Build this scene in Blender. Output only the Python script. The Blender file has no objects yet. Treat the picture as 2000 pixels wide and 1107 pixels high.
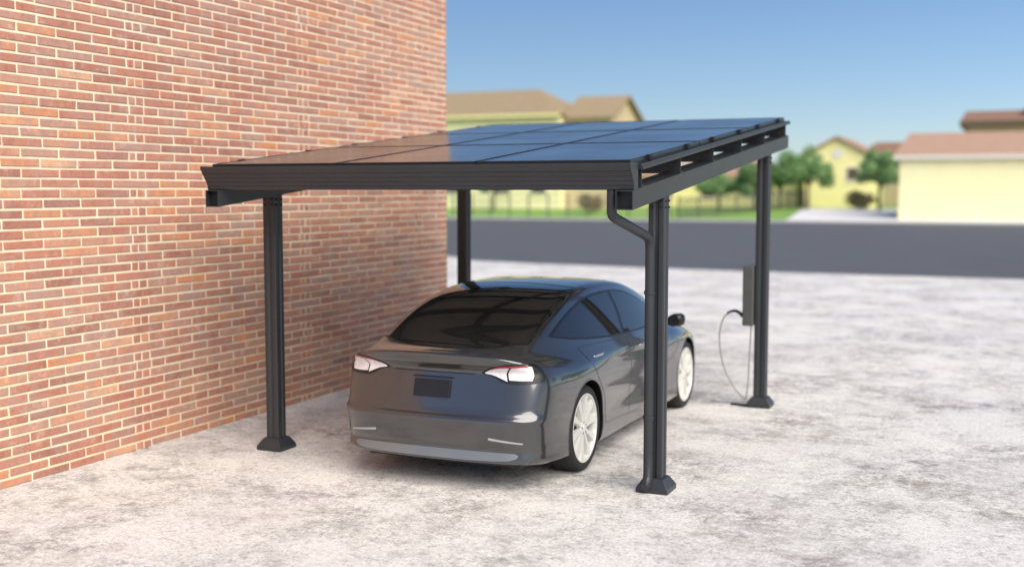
import bpy, bmesh, math, random
import numpy as np
from mathutils import Vector, Matrix

sc = bpy.context.scene
col = sc.collection
R = math.radians

# ------------------------------------------------------------------ camera
CAM_H = 2.18
YAW, PITCH = R(24.066), R(4.654)
cam_d = bpy.data.cameras.new('camera')
cam = bpy.data.objects.new('camera', cam_d); col.objects.link(cam)
cam.location = (0, 0, CAM_H)
cam.rotation_euler = (R(90) - PITCH, 0, YAW)
cam_d.sensor_width = 36
cam_d.lens = 36 * 2254 / 2000
cam_d.clip_start = 0.1; cam_d.clip_end = 3000
cam_d.dof.use_dof = True
cam_d.dof.focus_distance = 8.1
cam_d.dof.aperture_fstop = 0.72
sc.camera = cam

# ------------------------------------------------------------------ sky and sun
SUN_EL, SUN_AZ = R(43), R(-37)          # azimuth: counter-clockwise from +X
w = bpy.data.worlds.new('World'); sc.world = w; w.use_nodes = True
nt = w.node_tree
bg = nt.nodes['Background']
sky = nt.nodes.new('ShaderNodeTexSky'); sky.sky_type = 'NISHITA'
sky.sun_disc = False; sky.sun_elevation = SUN_EL; sky.sun_rotation = SUN_AZ - R(90)
sky.air_density = 1.0; sky.dust_density = 0.0; sky.ozone_density = 3.0; sky.altitude = 100
tintn = nt.nodes.new('ShaderNodeMix'); tintn.data_type = 'RGBA'; tintn.blend_type = 'MULTIPLY'; tintn.inputs['Factor'].default_value = 1
tintn.inputs[7].default_value = (0.86, 0.95, 1.12, 1)
nt.links.new(sky.outputs[0], tintn.inputs[6]); nt.links.new(tintn.outputs[2], bg.inputs[0]); bg.inputs[1].default_value = 0.095
sun_d = bpy.data.lights.new('sun', 'SUN'); sun_d.energy = 5.0; sun_d.angle = R(60)
sun_d.color = (1.0, 0.93, 0.84)
sun = bpy.data.objects.new('sun', sun_d); col.objects.link(sun)
SD = Vector((math.cos(SUN_EL) * math.cos(SUN_AZ), math.cos(SUN_EL) * math.sin(SUN_AZ), math.sin(SUN_EL)))
sun.rotation_euler = SD.to_track_quat('Z', 'Y').to_euler(); sun.location = SD * 40

sc.view_settings.view_transform = 'Standard'; sc.view_settings.look = 'None'
sc.view_settings.gamma = 1; sc.view_settings.use_curve_mapping = False
sc.view_settings.exposure = 0.15
sc.render.engine = 'CYCLES'
sc.cycles.use_denoising = True
sc.cycles.max_bounces = 8

rnd = random.Random(7)

# ------------------------------------------------------------------ materials
def nodes_of(name):
    m = bpy.data.materials.new(name); m.use_nodes = True
    t = m.node_tree; return m, t, t.nodes['Principled BSDF']
def N(t, typ, **kw):
    n = t.nodes.new(typ)
    for k, v in kw.items():
        if k in n.inputs.keys(): n.inputs[k].default_value = v
        else: setattr(n, k, v)
    return n
def noise(t, vec, scale, detail=6, rough=0.6, dist=0.0):
    n = N(t, 'ShaderNodeTexNoise'); n.inputs['Scale'].default_value = scale
    n.inputs['Detail'].default_value = detail; n.inputs['Roughness'].default_value = rough
    n.inputs['Distortion'].default_value = dist
    if vec is not None: t.links.new(vec, n.inputs['Vector'])
    return n
def ramp(t, fac, stops):
    n = N(t, 'ShaderNodeValToRGB'); e = n.color_ramp.elements
    while len(e) < len(stops): e.new(0.5)
    for el, (p, c) in zip(e, stops):
        el.position = p; el.color = (*c, 1) if len(c) == 3 else c
    t.links.new(fac, n.inputs[0]); return n
def mix(t, a, b, fac, mode='MIX'):
    n = N(t, 'ShaderNodeMix', data_type='RGBA', blend_type=mode)
    for sock, v in ((n.inputs['Factor'], fac), (n.inputs[6], a), (n.inputs[7], b)):
        if hasattr(v, 'is_output'): t.links.new(v, sock)
        elif isinstance(v, (int, float)): sock.default_value = v
        else: sock.default_value = (*v, 1)
    return n.outputs[2]
def bump(t, p, h, strength, dist):
    b = N(t, 'ShaderNodeBump'); b.inputs['Strength'].default_value = strength; b.inputs['Distance'].default_value = dist
    t.links.new(h, b.inputs['Height']); t.links.new(b.outputs[0], p.inputs['Normal']); return b
def objco(t): return N(t, 'ShaderNodeTexCoord').outputs['Object']

def mat_simple(name, c, rough=0.5, metal=0.0, var=0.12, scale=8.0, coat=0.0, bmp=0.0, spec=0.5):
    m, t, p = nodes_of(name)
    n = noise(t, objco(t), scale, 6, 0.65)
    lo = tuple(max(0, x * (1 - var)) for x in c); hi = tuple(min(1, x * (1 + var)) for x in c)
    r_ = ramp(t, n.outputs[0], [(0.3, lo), (0.7, hi)])
    t.links.new(r_.outputs[0], p.inputs['Base Color'])
    rr = N(t, 'ShaderNodeMapRange'); rr.inputs[3].default_value = max(0.0, rough - 0.06); rr.inputs[4].default_value = rough + 0.06
    t.links.new(n.outputs[0], rr.inputs[0]); t.links.new(rr.outputs[0], p.inputs['Roughness'])
    p.inputs['Metallic'].default_value = metal
    p.inputs['Specular IOR Level'].default_value = spec
    if coat: p.inputs['Coat Weight'].default_value = coat; p.inputs['Coat Roughness'].default_value = 0.03
    if bmp: bump(t, p, noise(t, objco(t), scale * 12, 4).outputs[0], 0.5, bmp)
    return m

def mat_ground():
    m, t, p = nodes_of('pale_concrete')
    v = objco(t)
    def mul(x, y):
        n = N(t, 'ShaderNodeMath', operation='MULTIPLY')
        for i, q in enumerate((x, y)):
            if hasattr(q, 'is_output'): t.links.new(q, n.inputs[i])
            else: n.inputs[i].default_value = q
        return n.outputs[0]
    def gray(a): return (a, a, a)
    big = noise(t, v, 0.45, 6, 0.6)
    base = ramp(t, big.outputs[0], [(0.32, (0.76, 0.725, 0.695)), (0.5, (0.86, 0.825, 0.775)), (0.70, (0.89, 0.855, 0.78))])
    tint = ramp(t, noise(t, v, 0.8, 4).outputs[0], [(0.42, (0.26, 0.235, 0.245)), (0.58, (0.30, 0.265, 0.215))])
    # broad grey mottling, broken up by grain
    area = ramp(t, noise(t, v, 0.75, 5, 0.6).outputs[0], [(0.40, gray(0.12)), (0.60, gray(1))])
    mid = ramp(t, noise(t, v, 4.2, 12, 0.88).outputs[0], [(0.45, gray(0)), (0.58, gray(0.95))])
    c = mix(t, base.outputs[0], tint.outputs[0], mul(area.outputs[0], mid.outputs[0]))
    # gritty flecks everywhere, denser in the dirty areas
    n_f = noise(t, v, 20, 8, 0.9)
    fl = ramp(t, n_f.outputs[0], [(0.51, gray(0)), (0.58, gray(0.85))])
    dens = ramp(t, noise(t, v, 1.5, 6, 0.7).outputs[0], [(0.38, gray(0.30)), (0.60, gray(1))])
    c = mix(t, c, (0.25, 0.225, 0.21), mul(fl.outputs[0], dens.outputs[0]))
    n_c = noise(t, v, 9.5, 7, 0.85)
    cl = ramp(t, n_c.outputs[0], [(0.55, gray(0)), (0.61, gray(0.8))])
    c = mix(t, c, (0.27, 0.24, 0.225), mul(cl.outputs[0], dens.outputs[0]))
    n_g = noise(t, v, 48, 6, 0.9)
    gr = ramp(t, n_g.outputs[0], [(0.40, gray(0.58)), (0.52, gray(1)), (0.66, gray(1.08))])
    c = mix(t, c, gr.outputs[0], 0.85, 'MULTIPLY')
    t.links.new(c, p.inputs['Base Color']); p.inputs['Roughness'].default_value = 0.92
    bump(t, p, mix(t, n_f.outputs[0], n_g.outputs[0], 0.5), 0.7, 0.014)
    return m

def mat_brick():
    m, t, p = nodes_of('fired_brick')
    at = N(t, 'ShaderNodeAttribute', attribute_name='tone')
    sep = N(t, 'ShaderNodeSeparateColor'); t.links.new(at.outputs['Color'], sep.inputs[0])
    c0 = ramp(t, sep.outputs[0], [(0.0, (0.36, 0.17, 0.12)), (0.12, (0.43, 0.18, 0.12)), (0.45, (0.49, 0.21, 0.135)), (0.66, (0.53, 0.245, 0.16)), (0.80, (0.45, 0.265, 0.205)), (0.90, (0.57, 0.285, 0.18)), (0.96, (0.61, 0.255, 0.115)), (1.0, (0.65, 0.38, 0.235))])
    geo = N(t, 'ShaderNodeNewGeometry').outputs['Position']
    n1 = noise(t, geo, 11, 8, 0.72, 0.8); n2 = noise(t, geo, 60, 6, 0.7)
    mot = ramp(t, n1.outputs[0], [(0.30, (0.74, 0.73, 0.75)), (0.5, (1, 1, 1)), (0.72, (1.15, 1.12, 1.08))])
    c = mix(t, c0.outputs[0], mot.outputs[0], 0.9, 'MULTIPLY')
    mv = ramp(t, noise(t, geo, 4.5, 6, 0.7, 0.6).outputs[0], [(0.45, (0, 0, 0)), (0.68, (0.75, 0.75, 0.75))])
    c = mix(t, c, (0.40, 0.265, 0.23), mv.outputs[0])
    lime = ramp(t, noise(t, geo, 7, 8, 0.78).outputs[0], [(0.54, (0, 0, 0)), (0.74, (0.6, 0.6, 0.6))])
    c = mix(t, c, (0.74, 0.56, 0.42), lime.outputs[0])
    fl = ramp(t, n2.outputs[0], [(0.3, (0.70, 0.70, 0.70)), (0.5, (1, 1, 1))])
    c = mix(t, c, fl.outputs[0], 0.6, 'MULTIPLY')
    t.links.new(c, p.inputs['Base Color']); p.inputs['Roughness'].default_value = 0.85
    bump(t, p, n2.outputs[0], 0.5, 0.004)
    return m

def mat_grass():
    m, t, p = nodes_of('lawn_grass')
    co = objco(t)
    r_ = ramp(t, noise(t, co, 0.35, 8, 0.7).outputs[0], [(0.3, (0.16, 0.32, 0.05)), (0.55, (0.24, 0.42, 0.08)), (0.75, (0.38, 0.45, 0.15))])
    f = ramp(t, noise(t, co, 14, 5, 0.8).outputs[0], [(0.3, (0.6, 0.6, 0.6)), (0.7, (1.2, 1.2, 1.2))])
    t.links.new(mix(t, r_.outputs[0], f.outputs[0], 0.8, 'MULTIPLY'), p.inputs['Base Color']); p.inputs['Roughness'].default_value = 0.9
    bump(t, p, noise(t, co, 22, 4).outputs[0], 0.8, 0.05)
    return m

def mat_leaf(name, a, b):
    m, t, p = nodes_of(name)
    at = N(t, 'ShaderNodeAttribute', attribute_name='tone')
    r_ = ramp(t, at.outputs['Fac'], [(0, a), (1, b)])
    t.links.new(r_.outputs[0], p.inputs['Base Color']); p.inputs['Roughness'].default_value = 0.55
    tr = N(t, 'ShaderNodeBsdfTranslucent'); t.links.new(r_.outputs[0], tr.inputs[0])
    mx = N(t, 'ShaderNodeMixShader'); mx.inputs[0].default_value = 0.3
    t.links.new(p.outputs[0], mx.inputs[1]); t.links.new(tr.outputs[0], mx.inputs[2])
    t.links.new(mx.outputs[0], t.nodes['Material Output'].inputs[0])
    return m

def mat_paint():
    m, t, p = nodes_of('grey_metallic_paint')
    n = noise(t, objco(t), 900, 2)
    r_ = ramp(t, n.outputs[0], [(0.3, (0.048, 0.049, 0.051)), (0.7, (0.076, 0.077, 0.079))])
    t.links.new(r_.outputs[0], p.inputs['Base Color'])
    p.inputs['Metallic'].default_value = 0.6; p.inputs['Roughness'].default_value = 0.28
    p.inputs['Coat Weight'].default_value = 1.0; p.inputs['Coat Roughness'].default_value = 0.065; p.inputs['Coat IOR'].default_value = 1.65
    return m
def mat_gloss(name, c, rough=0.03, ior=1.5):
    m, t, p = nodes_of(name)
    n = noise(t, objco(t), 3, 3)
    r_ = ramp(t, n.outputs[0], [(0.3, tuple(x * 0.8 for x in c)), (0.7, c)])
    t.links.new(r_.outputs[0], p.inputs['Base Color'])
    rr = N(t, 'ShaderNodeMapRange'); rr.inputs[3].default_value = rough * 0.6; rr.inputs[4].default_value = rough * 1.6
    t.links.new(noise(t, objco(t), 1.3, 5).outputs[0], rr.inputs[0]); t.links.new(rr.outputs[0], p.inputs['Roughness'])
    p.inputs['IOR'].default_value = ior
    return m
def mat_roof(name, a, b, sc_=2.5):
    m, t, p = nodes_of(name)
    co = objco(t)
    r_ = ramp(t, noise(t, co, sc_, 8, 0.75).outputs[0], [(0.3, a), (0.7, b)])
    t.links.new(r_.outputs[0], p.inputs['Base Color']); p.inputs['Roughness'].default_value = 0.9
    bump(t, p, noise(t, co, 9, 5).outputs[0], 0.7, 0.03)
    return m

M = {}
M['ground'] = mat_ground()
M['asphalt'] = mat_simple('asphalt', (0.088, 0.092, 0.10), 0.85, var=0.10, scale=0.5, bmp=0.01)
M['kerb'] = mat_simple('kerb_concrete', (0.48, 0.47, 0.43), 0.9, var=0.12, scale=3)
M['drive'] = mat_simple('driveway_concrete', (0.76, 0.73, 0.71), 0.9, var=0.08, scale=0.6)
M['grass'] = mat_grass()
M['brick'] = mat_brick()
M['mortar'] = mat_simple('lime_mortar', (0.85, 0.735, 0.525), 0.95, var=0.12, scale=6, bmp=0.004)
M['alu'] = mat_simple('anthracite_aluminium', (0.025, 0.0275, 0.031), 0.42, 0.0, 0.10, 3.0)
M['alu2'] = mat_simple('black_gap', (0.006, 0.006, 0.006), 0.6)
M['pvglass'] = mat_gloss('solar_glass', (0.012, 0.013, 0.017), 0.16, 1.47)
M['pvframe'] = mat_simple('black_panel_frame', (0.018, 0.018, 0.020), 0.35)
M['pvback'] = mat_simple('panel_backsheet', (0.42, 0.40, 0.37), 0.6)
M['paint'] = mat_paint()
M['glass'] = mat_gloss('tinted_glass', (0.016, 0.0155, 0.015), 0.015, 1.7)
M['black'] = mat_simple('black_plastic', (0.010, 0.010, 0.010), 0.35)
M['tyre'] = mat_simple('tyre_rubber', (0.018, 0.017, 0.017), 0.8, bmp=0.001)
M['rim'] = mat_simple('cream_white_alloy', (0.74, 0.73, 0.67), 0.3, 0.15, 0.04)
M['lens'] = mat_simple('pale_lamp_lens', (0.76, 0.70, 0.70), 0.12, 0.0, 0.15, 25, coat=1.0)
M['red'] = mat_simple('red_lamp_strip', (0.30, 0.03, 0.03), 0.15, coat=1.0)
M['refl'] = mat_simple('pale_reflector', (0.36, 0.38, 0.385), 0.2, coat=0.6)
M['valance'] = mat_simple('valance_sky_sheen', (0.17, 0.18, 0.185), 0.35, 0.2, 0.05, 5, coat=0.4)  # paler than the body: reflected sky is put into the colour
M['chrome'] = mat_simple('brushed_metal', (0.55, 0.55, 0.55), 0.25, 1.0, 0.05)
M['charger'] = mat_simple('warm_grey_plastic', (0.078, 0.077, 0.070), 0.45)
M['cable'] = mat_simple('grey_cable', (0.26, 0.255, 0.23), 0.5)
M['cream'] = mat_simple('cream_yellow_render', (0.90, 0.83, 0.47), 0.9, var=0.05, scale=0.8)
M['yellow'] = mat_simple('pale_yellow_render', (0.94, 0.85, 0.39), 0.9, var=0.06, scale=0.8)
M['tan'] = mat_simple('tan_render', (0.62, 0.50, 0.30), 0.9, var=0.08, scale=0.8)
M['trim'] = mat_simple('white_trim', (0.78, 0.72, 0.62), 0.7, var=0.04)
M['wood'] = mat_simple('weathered_wood', (0.36, 0.27, 0.19), 0.85, var=0.2, scale=4)
M['darkmetal'] = mat_simple('dark_railing', (0.10, 0.10, 0.085), 0.6)
M['roofA'] = mat_roof('tan_shingles', (0.27, 0.195, 0.11), (0.38, 0.285, 0.165))
M['roofB'] = mat_roof('clay_shingles', (0.38, 0.235, 0.16), (0.46, 0.29, 0.20))
M['roofC'] = mat_roof('brown_shingles', (0.22, 0.12, 0.075), (0.30, 0.17, 0.11))
M['fascia'] = mat_simple('brown_fascia', (0.10, 0.075, 0.04), 0.8)
M['wglass'] = mat_gloss('window_glass', (0.05, 0.035, 0.03), 0.05)
M['bark'] = mat_simple('bark', (0.12, 0.085, 0.06), 0.9, var=0.3, scale=6)
M['leafA'] = mat_leaf('leaf_mid', (0.13, 0.26, 0.085), (0.38, 0.56, 0.23))
M['leafB'] = mat_leaf('leaf_dark', (0.085, 0.18, 0.06), (0.26, 0.40, 0.16))
M['leafC'] = mat_leaf('leaf_dry', (0.20, 0.17, 0.075), (0.40, 0.33, 0.17))

# ------------------------------------------------------------------ mesh helpers
class MB:
    def __init__(s): s.v = []; s.f = []; s.m = []; s.mi = 0
    def add(s, vs, fs):
        o = len(s.v); s.v += [tuple(map(float, q)) for q in vs]
        for f in fs: s.f.append(tuple(i + o for i in f)); s.m.append(s.mi)
    def box(s, a, b, mtx=None):
        x0, y0, z0 = a; x1, y1, z1 = b
        vs = [(x0, y0, z0), (x1, y0, z0), (x1, y1, z0), (x0, y1, z0), (x0, y0, z1), (x1, y0, z1), (x1, y1, z1), (x0, y1, z1)]
        if mtx is not None: vs = [mtx @ Vector(q) for q in vs]
        s.add(vs, [(0, 3, 2, 1), (4, 5, 6, 7), (0, 1, 5, 4), (1, 2, 6, 5), (2, 3, 7, 6), (3, 0, 4, 7)])
    def loft(s, rings, caps=True, closed=True):
        n = len(rings[0]); o = []
        for r_ in rings: o += list(r_)
        fs = []
        for i in range(len(rings) - 1):
            for j in range(n if closed else n - 1):
                k = (j + 1) % n
                fs.append((i * n + j, i * n + k, (i + 1) * n + k, (i + 1) * n + j))
        if caps:
            fs.append(tuple(range(n - 1, -1, -1))); b = (len(rings) - 1) * n
            fs.append(tuple(b + j for j in range(n)))
        s.add(o, fs)
    def tube(s, pts, rad, n=10, caps=True):
        pts = [Vector(q) for q in pts]
        rads = rad if isinstance(rad, (list, tuple)) else [rad] * len(pts)
        rings = []; prev = None
        for i, q in enumerate(pts):
            d = (pts[min(i + 1, len(pts) - 1)] - pts[max(i - 1, 0)]).normalized()
            if prev is None:
                a = Vector((0, 0, 1)) if abs(d.z) < 0.9 else Vector((1, 0, 0))
                u = d.cross(a).normalized()
            else: u = (prev - d * prev.dot(d)).normalized()
            v = d.cross(u); prev = u
            rings.append([q + (u * math.cos(2 * math.pi * j / n) + v * math.sin(2 * math.pi * j / n)) * rads[i] for j in range(n)])
        s.loft(rings, caps)
    def lathe(s, prof, n=32, mtx=None):       # prof: (radius, axial) about local X axis
        rings = []
        for r_, a in prof:
            ring = [Vector((a, r_ * math.cos(2 * math.pi * j / n), r_ * math.sin(2 * math.pi * j / n))) for j in range(n)]
            rings.append([mtx @ q for q in ring] if mtx is not None else ring)
        s.loft(rings, caps=False)
    def mesh(s, name, mats, smooth=False, fix=True):
        me = bpy.data.meshes.new(name); me.from_pydata(s.v, [], s.f); me.update()
        for m in (mats if isinstance(mats, (list, tuple)) else [mats]): me.materials.append(m)
        if any(s.m): me.polygons.foreach_set('material_index', s.m)
        if fix:
            bm = bmesh.new(); bm.from_mesh(me); bmesh.ops.recalc_face_normals(bm, faces=bm.faces); bm.to_mesh(me); bm.free()
        if smooth: me.polygons.foreach_set('use_smooth', [True] * len(me.polygons))
        return me
    def build(s, name, mats, parent=None, smooth=False, bevel=0.0, seg=2, fix=True):
        me = s.mesh(name, mats, smooth, fix)
        if bevel:
            bm = bmesh.new(); bm.from_mesh(me)
            bmesh.ops.remove_doubles(bm, verts=bm.verts, dist=1e-5)
            es = [e for e in bm.edges if len(e.link_faces) == 2 and e.calc_face_angle(0) > 0.5]
            bmesh.ops.bevel(bm, geom=es, offset=bevel, segments=seg, profile=0.5, affect='EDGES', clamp_overlap=True)
            bm.to_mesh(me); bm.free()
        return link(name, me, parent)
def link(name, me, parent=None):
    o = bpy.data.objects.new(name, me); col.objects.link(o)
    if parent is not None: o.parent = parent
    return o
def thing(name, label, cat, loc=(0, 0, 0), group=None, rz=0.0):
    o = bpy.data.objects.new(name, None); col.objects.link(o); o.location = loc; o.rotation_euler = (0, 0, rz)
    o.empty_display_size = 0.2
    o['label'] = label; o['category'] = cat
    if group: o['group'] = group
    return o
def struct(o): o['kind'] = 'structure'; return o
def autosmooth(o, ang=35):
    me = o.data
    me.polygons.foreach_set('use_smooth', [True] * len(me.polygons))
    me.set_sharp_from_angle(angle=R(ang)); return o
def spline(pts, n):
    pts = [Vector(q) for q in pts]; out = []
    P = [pts[0] * 2 - pts[1]] + pts + [pts[-1] * 2 - pts[-2]]
    for i in range(1, len(P) - 2):
        for k in range(n):
            t = k / n; a, b, c, d = P[i - 1], P[i], P[i + 1], P[i + 2]
            out.append(0.5 * ((2 * b) + (c - a) * t + (2 * a - 5 * b + 4 * c - d) * t * t + (3 * b - a - 3 * c + d) * t ** 3))
    out.append(pts[-1]); return out

# ------------------------------------------------------------------ ground, road, lawn
def sheet(name, poly, z, mat, thick=0.0):
    b = MB()
    if thick:
        b.loft([[(x, y, z - thick) for x, y in poly], [(x, y, z) for x, y in poly]])
    else: b.add([(x, y, z) for x, y in poly], [tuple(range(len(poly)))])
    return b.build(name, mat)

def build_ground():
    b = MB(); n = 24; S = 1500
    b.add([(-S, -S, 0), (S, -S, 0), (S, S, 0), (-S, S, 0)], [(0, 1, 2, 3)])
    struct(b.build('ground', M['ground']))
    edge = [(-140, 39), (-22, 36.2), (-18.5, 34.6), (-16.8, 33.2), (-15.6, 31.9), (-13, 31.3), (-7.5, 30.75), (0, 30.6), (30, 30.4), (140, 30)]
    struct(sheet('road', edge + [(140, 77.92), (-15, 77.92), (-40, 77.3), (-140, 76)], 0.006, M['asphalt']))

def lawn_z(y):
    t = min(1, max(0, (y - 78.4) / 18)); t = t * t * (3 - 2 * t)
    return 0.115 + 0.50 * t

def build_far_ground():
    ys = [78.05, 80, 82, 85, 88, 91, 94, 98, 110, 150, 400]
    def strip(name, xl, xr, mat, dz=0.0, ys=ys, nx=10):
        b = MB(); vs = []; fs = []
        for i, y in enumerate(ys):
            for k in range(nx + 1):
                a, c = xl(y), xr(y); vs.append((a + (c - a) * k / nx, y, lawn_z(y) + dz))
        for i in range(len(ys) - 1):
            for k in range(nx):
                q = i * (nx + 1) + k; fs.append((q, q + 1, q + nx + 2, q + nx + 1))
        b.add(vs, fs); return struct(b.build(name, mat, smooth=True))
    strip('lawn', lambda y: -260, lambda y: 200, M['grass'])
    dl = lambda y: -14.9 - 0.10 * (y - 78) if y < 93 else -16.4
    strip('driveway', dl, lambda y: 14.0, M['drive'], 0.006, [78.05, 80, 82, 85, 88, 91, 94, 97.5])
    b = MB()
    b.loft([[(x, y0, 0), (x, y0 + 0.28, 0), (x, y0 + 0.28, 0.13), (x, y0 + 0.03, 0.13), (x, y0, 0.10)] for x, y0 in ((-140, 75.75), (-40, 77.05), (-15.2, 77.78), (140, 77.78))])
    k = b.build('kerb', M['kerb']); struct(k)
build_ground(); build_far_ground()

# ------------------------------------------------------------------ brick house
WX, WY0, WY1, WH = -6.775, 2.95, 13.13, 6.06
CH = 0.0758                                         # course height
def project(P):
    v = Vector(P) - Vector((0, 0, CAM_H))
    fw = Vector((-math.sin(YAW), math.cos(YAW), 0)); r_ = Vector((math.cos(YAW), math.sin(YAW), 0))
    f = fw * math.cos(PITCH) + Vector((0, 0, -math.sin(PITCH))); u = fw * math.sin(PITCH) + Vector((0, 0, math.cos(PITCH)))
    d = v.dot(f)
    if d < 0.1: return None
    return 1000 + 2254 * v.dot(r_) / d, 553.5 - 2254 * v.dot(u) / d, d

def brick_mesh_data(y0, y1, z0, z1, rg, face):
    """one brick with a chamfered, slightly uneven face. face: 'x' (faces +X) or 'n'/'s' ends"""
    p = 0.0155 - 0.0 + rg.uniform(-0.0015, 0.0015); c = 0.004
    j = lambda: rg.uniform(-0.0028, 0.0028)
    q = [(y0 + j(), z0 + j()), (y1 + j(), z0 + j()), (y1 + j(), z1 + j()), (y0 + j(), z1 + j())]
    sx = [1, -1, -1, 1]; sz = [1, 1, -1, -1]
    tilt = rg.uniform(-0.0015, 0.0015)
    back = [(-0.05, a, b) for a, b in q]
    mid = [(p - c * 0.7, a, b) for a, b in q]
    front = [(p + (tilt if i in (1, 2) else -tilt), a + sx[i] * c, b + sz[i] * c) for i, (a, b) in enumerate(q)]
    vs = back + mid + front
    fs = [(8, 9, 10, 11)]
    for i in range(4):
        k = (i + 1) % 4
        fs += [(i, k, 4 + k, 4 + i), (4 + i, 4 + k, 8 + k, 8 + i)]
    if face == 'x': vs = [(WX - 0.012 + a * 1.0, b, z) for a, b, z in vs]
    elif face == 'n': vs = [(b, WY1 - 0.012 + a, z) for a, b, z in vs]; fs = [f[::-1] for f in fs]
    elif face == 's': vs = [(b, WY0 + 0.012 - a, z) for a, b, z in vs]
    return vs, fs

def build_house():
    house = thing('brick_house', 'tall red brick house with pale mortar joints standing close beside the carport', 'house', (WX, WY1, 0))
    inv = Matrix.Translation((-WX, -WY1, 0))
    rg = random.Random(11)
    b = MB(); b.box((WX - 9, WY0 + 0.004, 0), (WX - 0.004, WY1 - 0.004, WH), inv)
    b.build('wall', M['mortar'], house)
    b = MB()                                       # flat roof slab with overhang, above the frame
    b.box((WX - 9.3, WY0 - 0.25, WH + 0.002), (WX + 0.12, WY1 + 0.25, WH + 0.22), inv)
    b.build('roof', M['roofC'], house, bevel=0.02)
    g = 0.0185
    bricks = []
    rows = int(WH / CH)
    z00 = 2.187 - 28 * CH - CH                      # course joints fall where the photograph has them
    for r_ in range(rows + 2):
        z0 = z00 + r_ * CH + g / 2; z1 = z00 + (r_ + 1) * CH - g / 2
        z0 = max(z0, 0.004); z1 = min(z1, WH - 0.004)
        if z1 - z0 < 0.02: continue
        js = []
        for k in range(-3, 5):
            s0 = 7.437 + k * 2.43 + (0.02 if r_ % 6 == 3 else 0) + rg.uniform(-0.008, 0.008)
            if r_ % 2 == 0:
                js += [s0, s0 + 0.088, s0 + 0.184] + [s0 + 0.184 + 0.3743 * i for i in range(1, 6)]
            elif r_ % 14 == 9:
                js += [s0 - 0.19, s0 + 0.02, s0 + 0.19] + [s0 + 0.363 + 0.3755 * i for i in range(0, 5)]
            else:
                js += [s0 - 0.19] + [s0 + 0.363 + 0.3755 * i for i in range(0, 5)]
        js = sorted(q + rg.uniform(-0.004, 0.004) for q in js)
        js = [WY0] + [q for q in js if WY0 + 0.07 < q < WY1 - 0.07] + [WY1]
        for a, c in zip(js, js[1:]):
            bricks.append((a + (g / 2 if a != WY0 else -0.0), c - (g / 2 if c != WY1 else 0.0), z0, z1, 'x'))
        for face in ('n', 's'):
            x = WX - 0.02 - (0.19 if r_ % 2 else 0.0)
            first = True
            xe = WX - 0.075
            while xe > WX - 8.9:
                xs = max(x - 0.36, WX - 8.95) if not first else xe - (0.17 if r_ % 2 else 0.30)
                bricks.append((xs + g / 2, xe - g / 2, z0, z1, face)); xe = xs; x = xs; first = False
    def tone(rg):
        t = rg.random()
        return (t, rg.random(), rg.random(), 1)
    scored = []
    for i, (a, c, z0, z1, f) in enumerate(bricks):
        s = 0
        if f == 'x':
            p0 = project((WX, a, z0)); p1 = project((WX, c, z1))
            if p0 and p1 and p0[0] > 2 and p1[0] < 880 and 2 < p1[1] and p0[1] < 1105:
                s = (p1[0] - p0[0]) * abs(p0[1] - p1[1]) if not (390 < p0[0] and 290 < p0[1] < 410) else 0
        scored.append((s, i))
    scored.sort(reverse=True)
    single = {i for s, i in scored[:299] if s > 0}
    rest = MB(); tones = []
    for i, (a, c, z0, z1, f) in enumerate(bricks):
        vs, fs = brick_mesh_data(a, c, z0, z1, rg, f)
        t = tone(rg)
        if i in single:
            o = Vector((WX, a, z0))
            b = MB(); b.add([Vector(q) - o for q in vs], fs)
            me = b.mesh('brick', M['brick'], fix=False)
            ca = me.color_attributes.new('tone', 'FLOAT_COLOR', 'CORNER')
            ca.data.foreach_set('color', list(t) * len(me.loops))
            ob = link('brick', me, house); ob.location = o - Vector((WX, WY1, 0))
        else:
            rest.add([Vector(q) - Vector((WX, WY1, 0)) for q in vs], fs)
            tones.append((t, sum(len(q) for q in fs)))
    me = rest.mesh('brickwork', M['brick'], fix=False)
    ca = me.color_attributes.new('tone', 'FLOAT_COLOR', 'CORNER')
    buf = []
    for t, n in tones: buf += list(t) * n
    ca.data.foreach_set('color', buf)
    o = link('brickwork', me, house); o['kind'] = 'stuff'
build_house()

# ------------------------------------------------------------------ carport
PXL, PXR, PYF, PYB = -5.74, -2.41, 7.97, 11.54
BY0, BZ0, SL = 7.19, 2.045, math.tan(R(6.25))
def beam_bot(y): return BZ0 + (y - BY0) * SL
ORG = Vector((PXL, PYF, 0))

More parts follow.
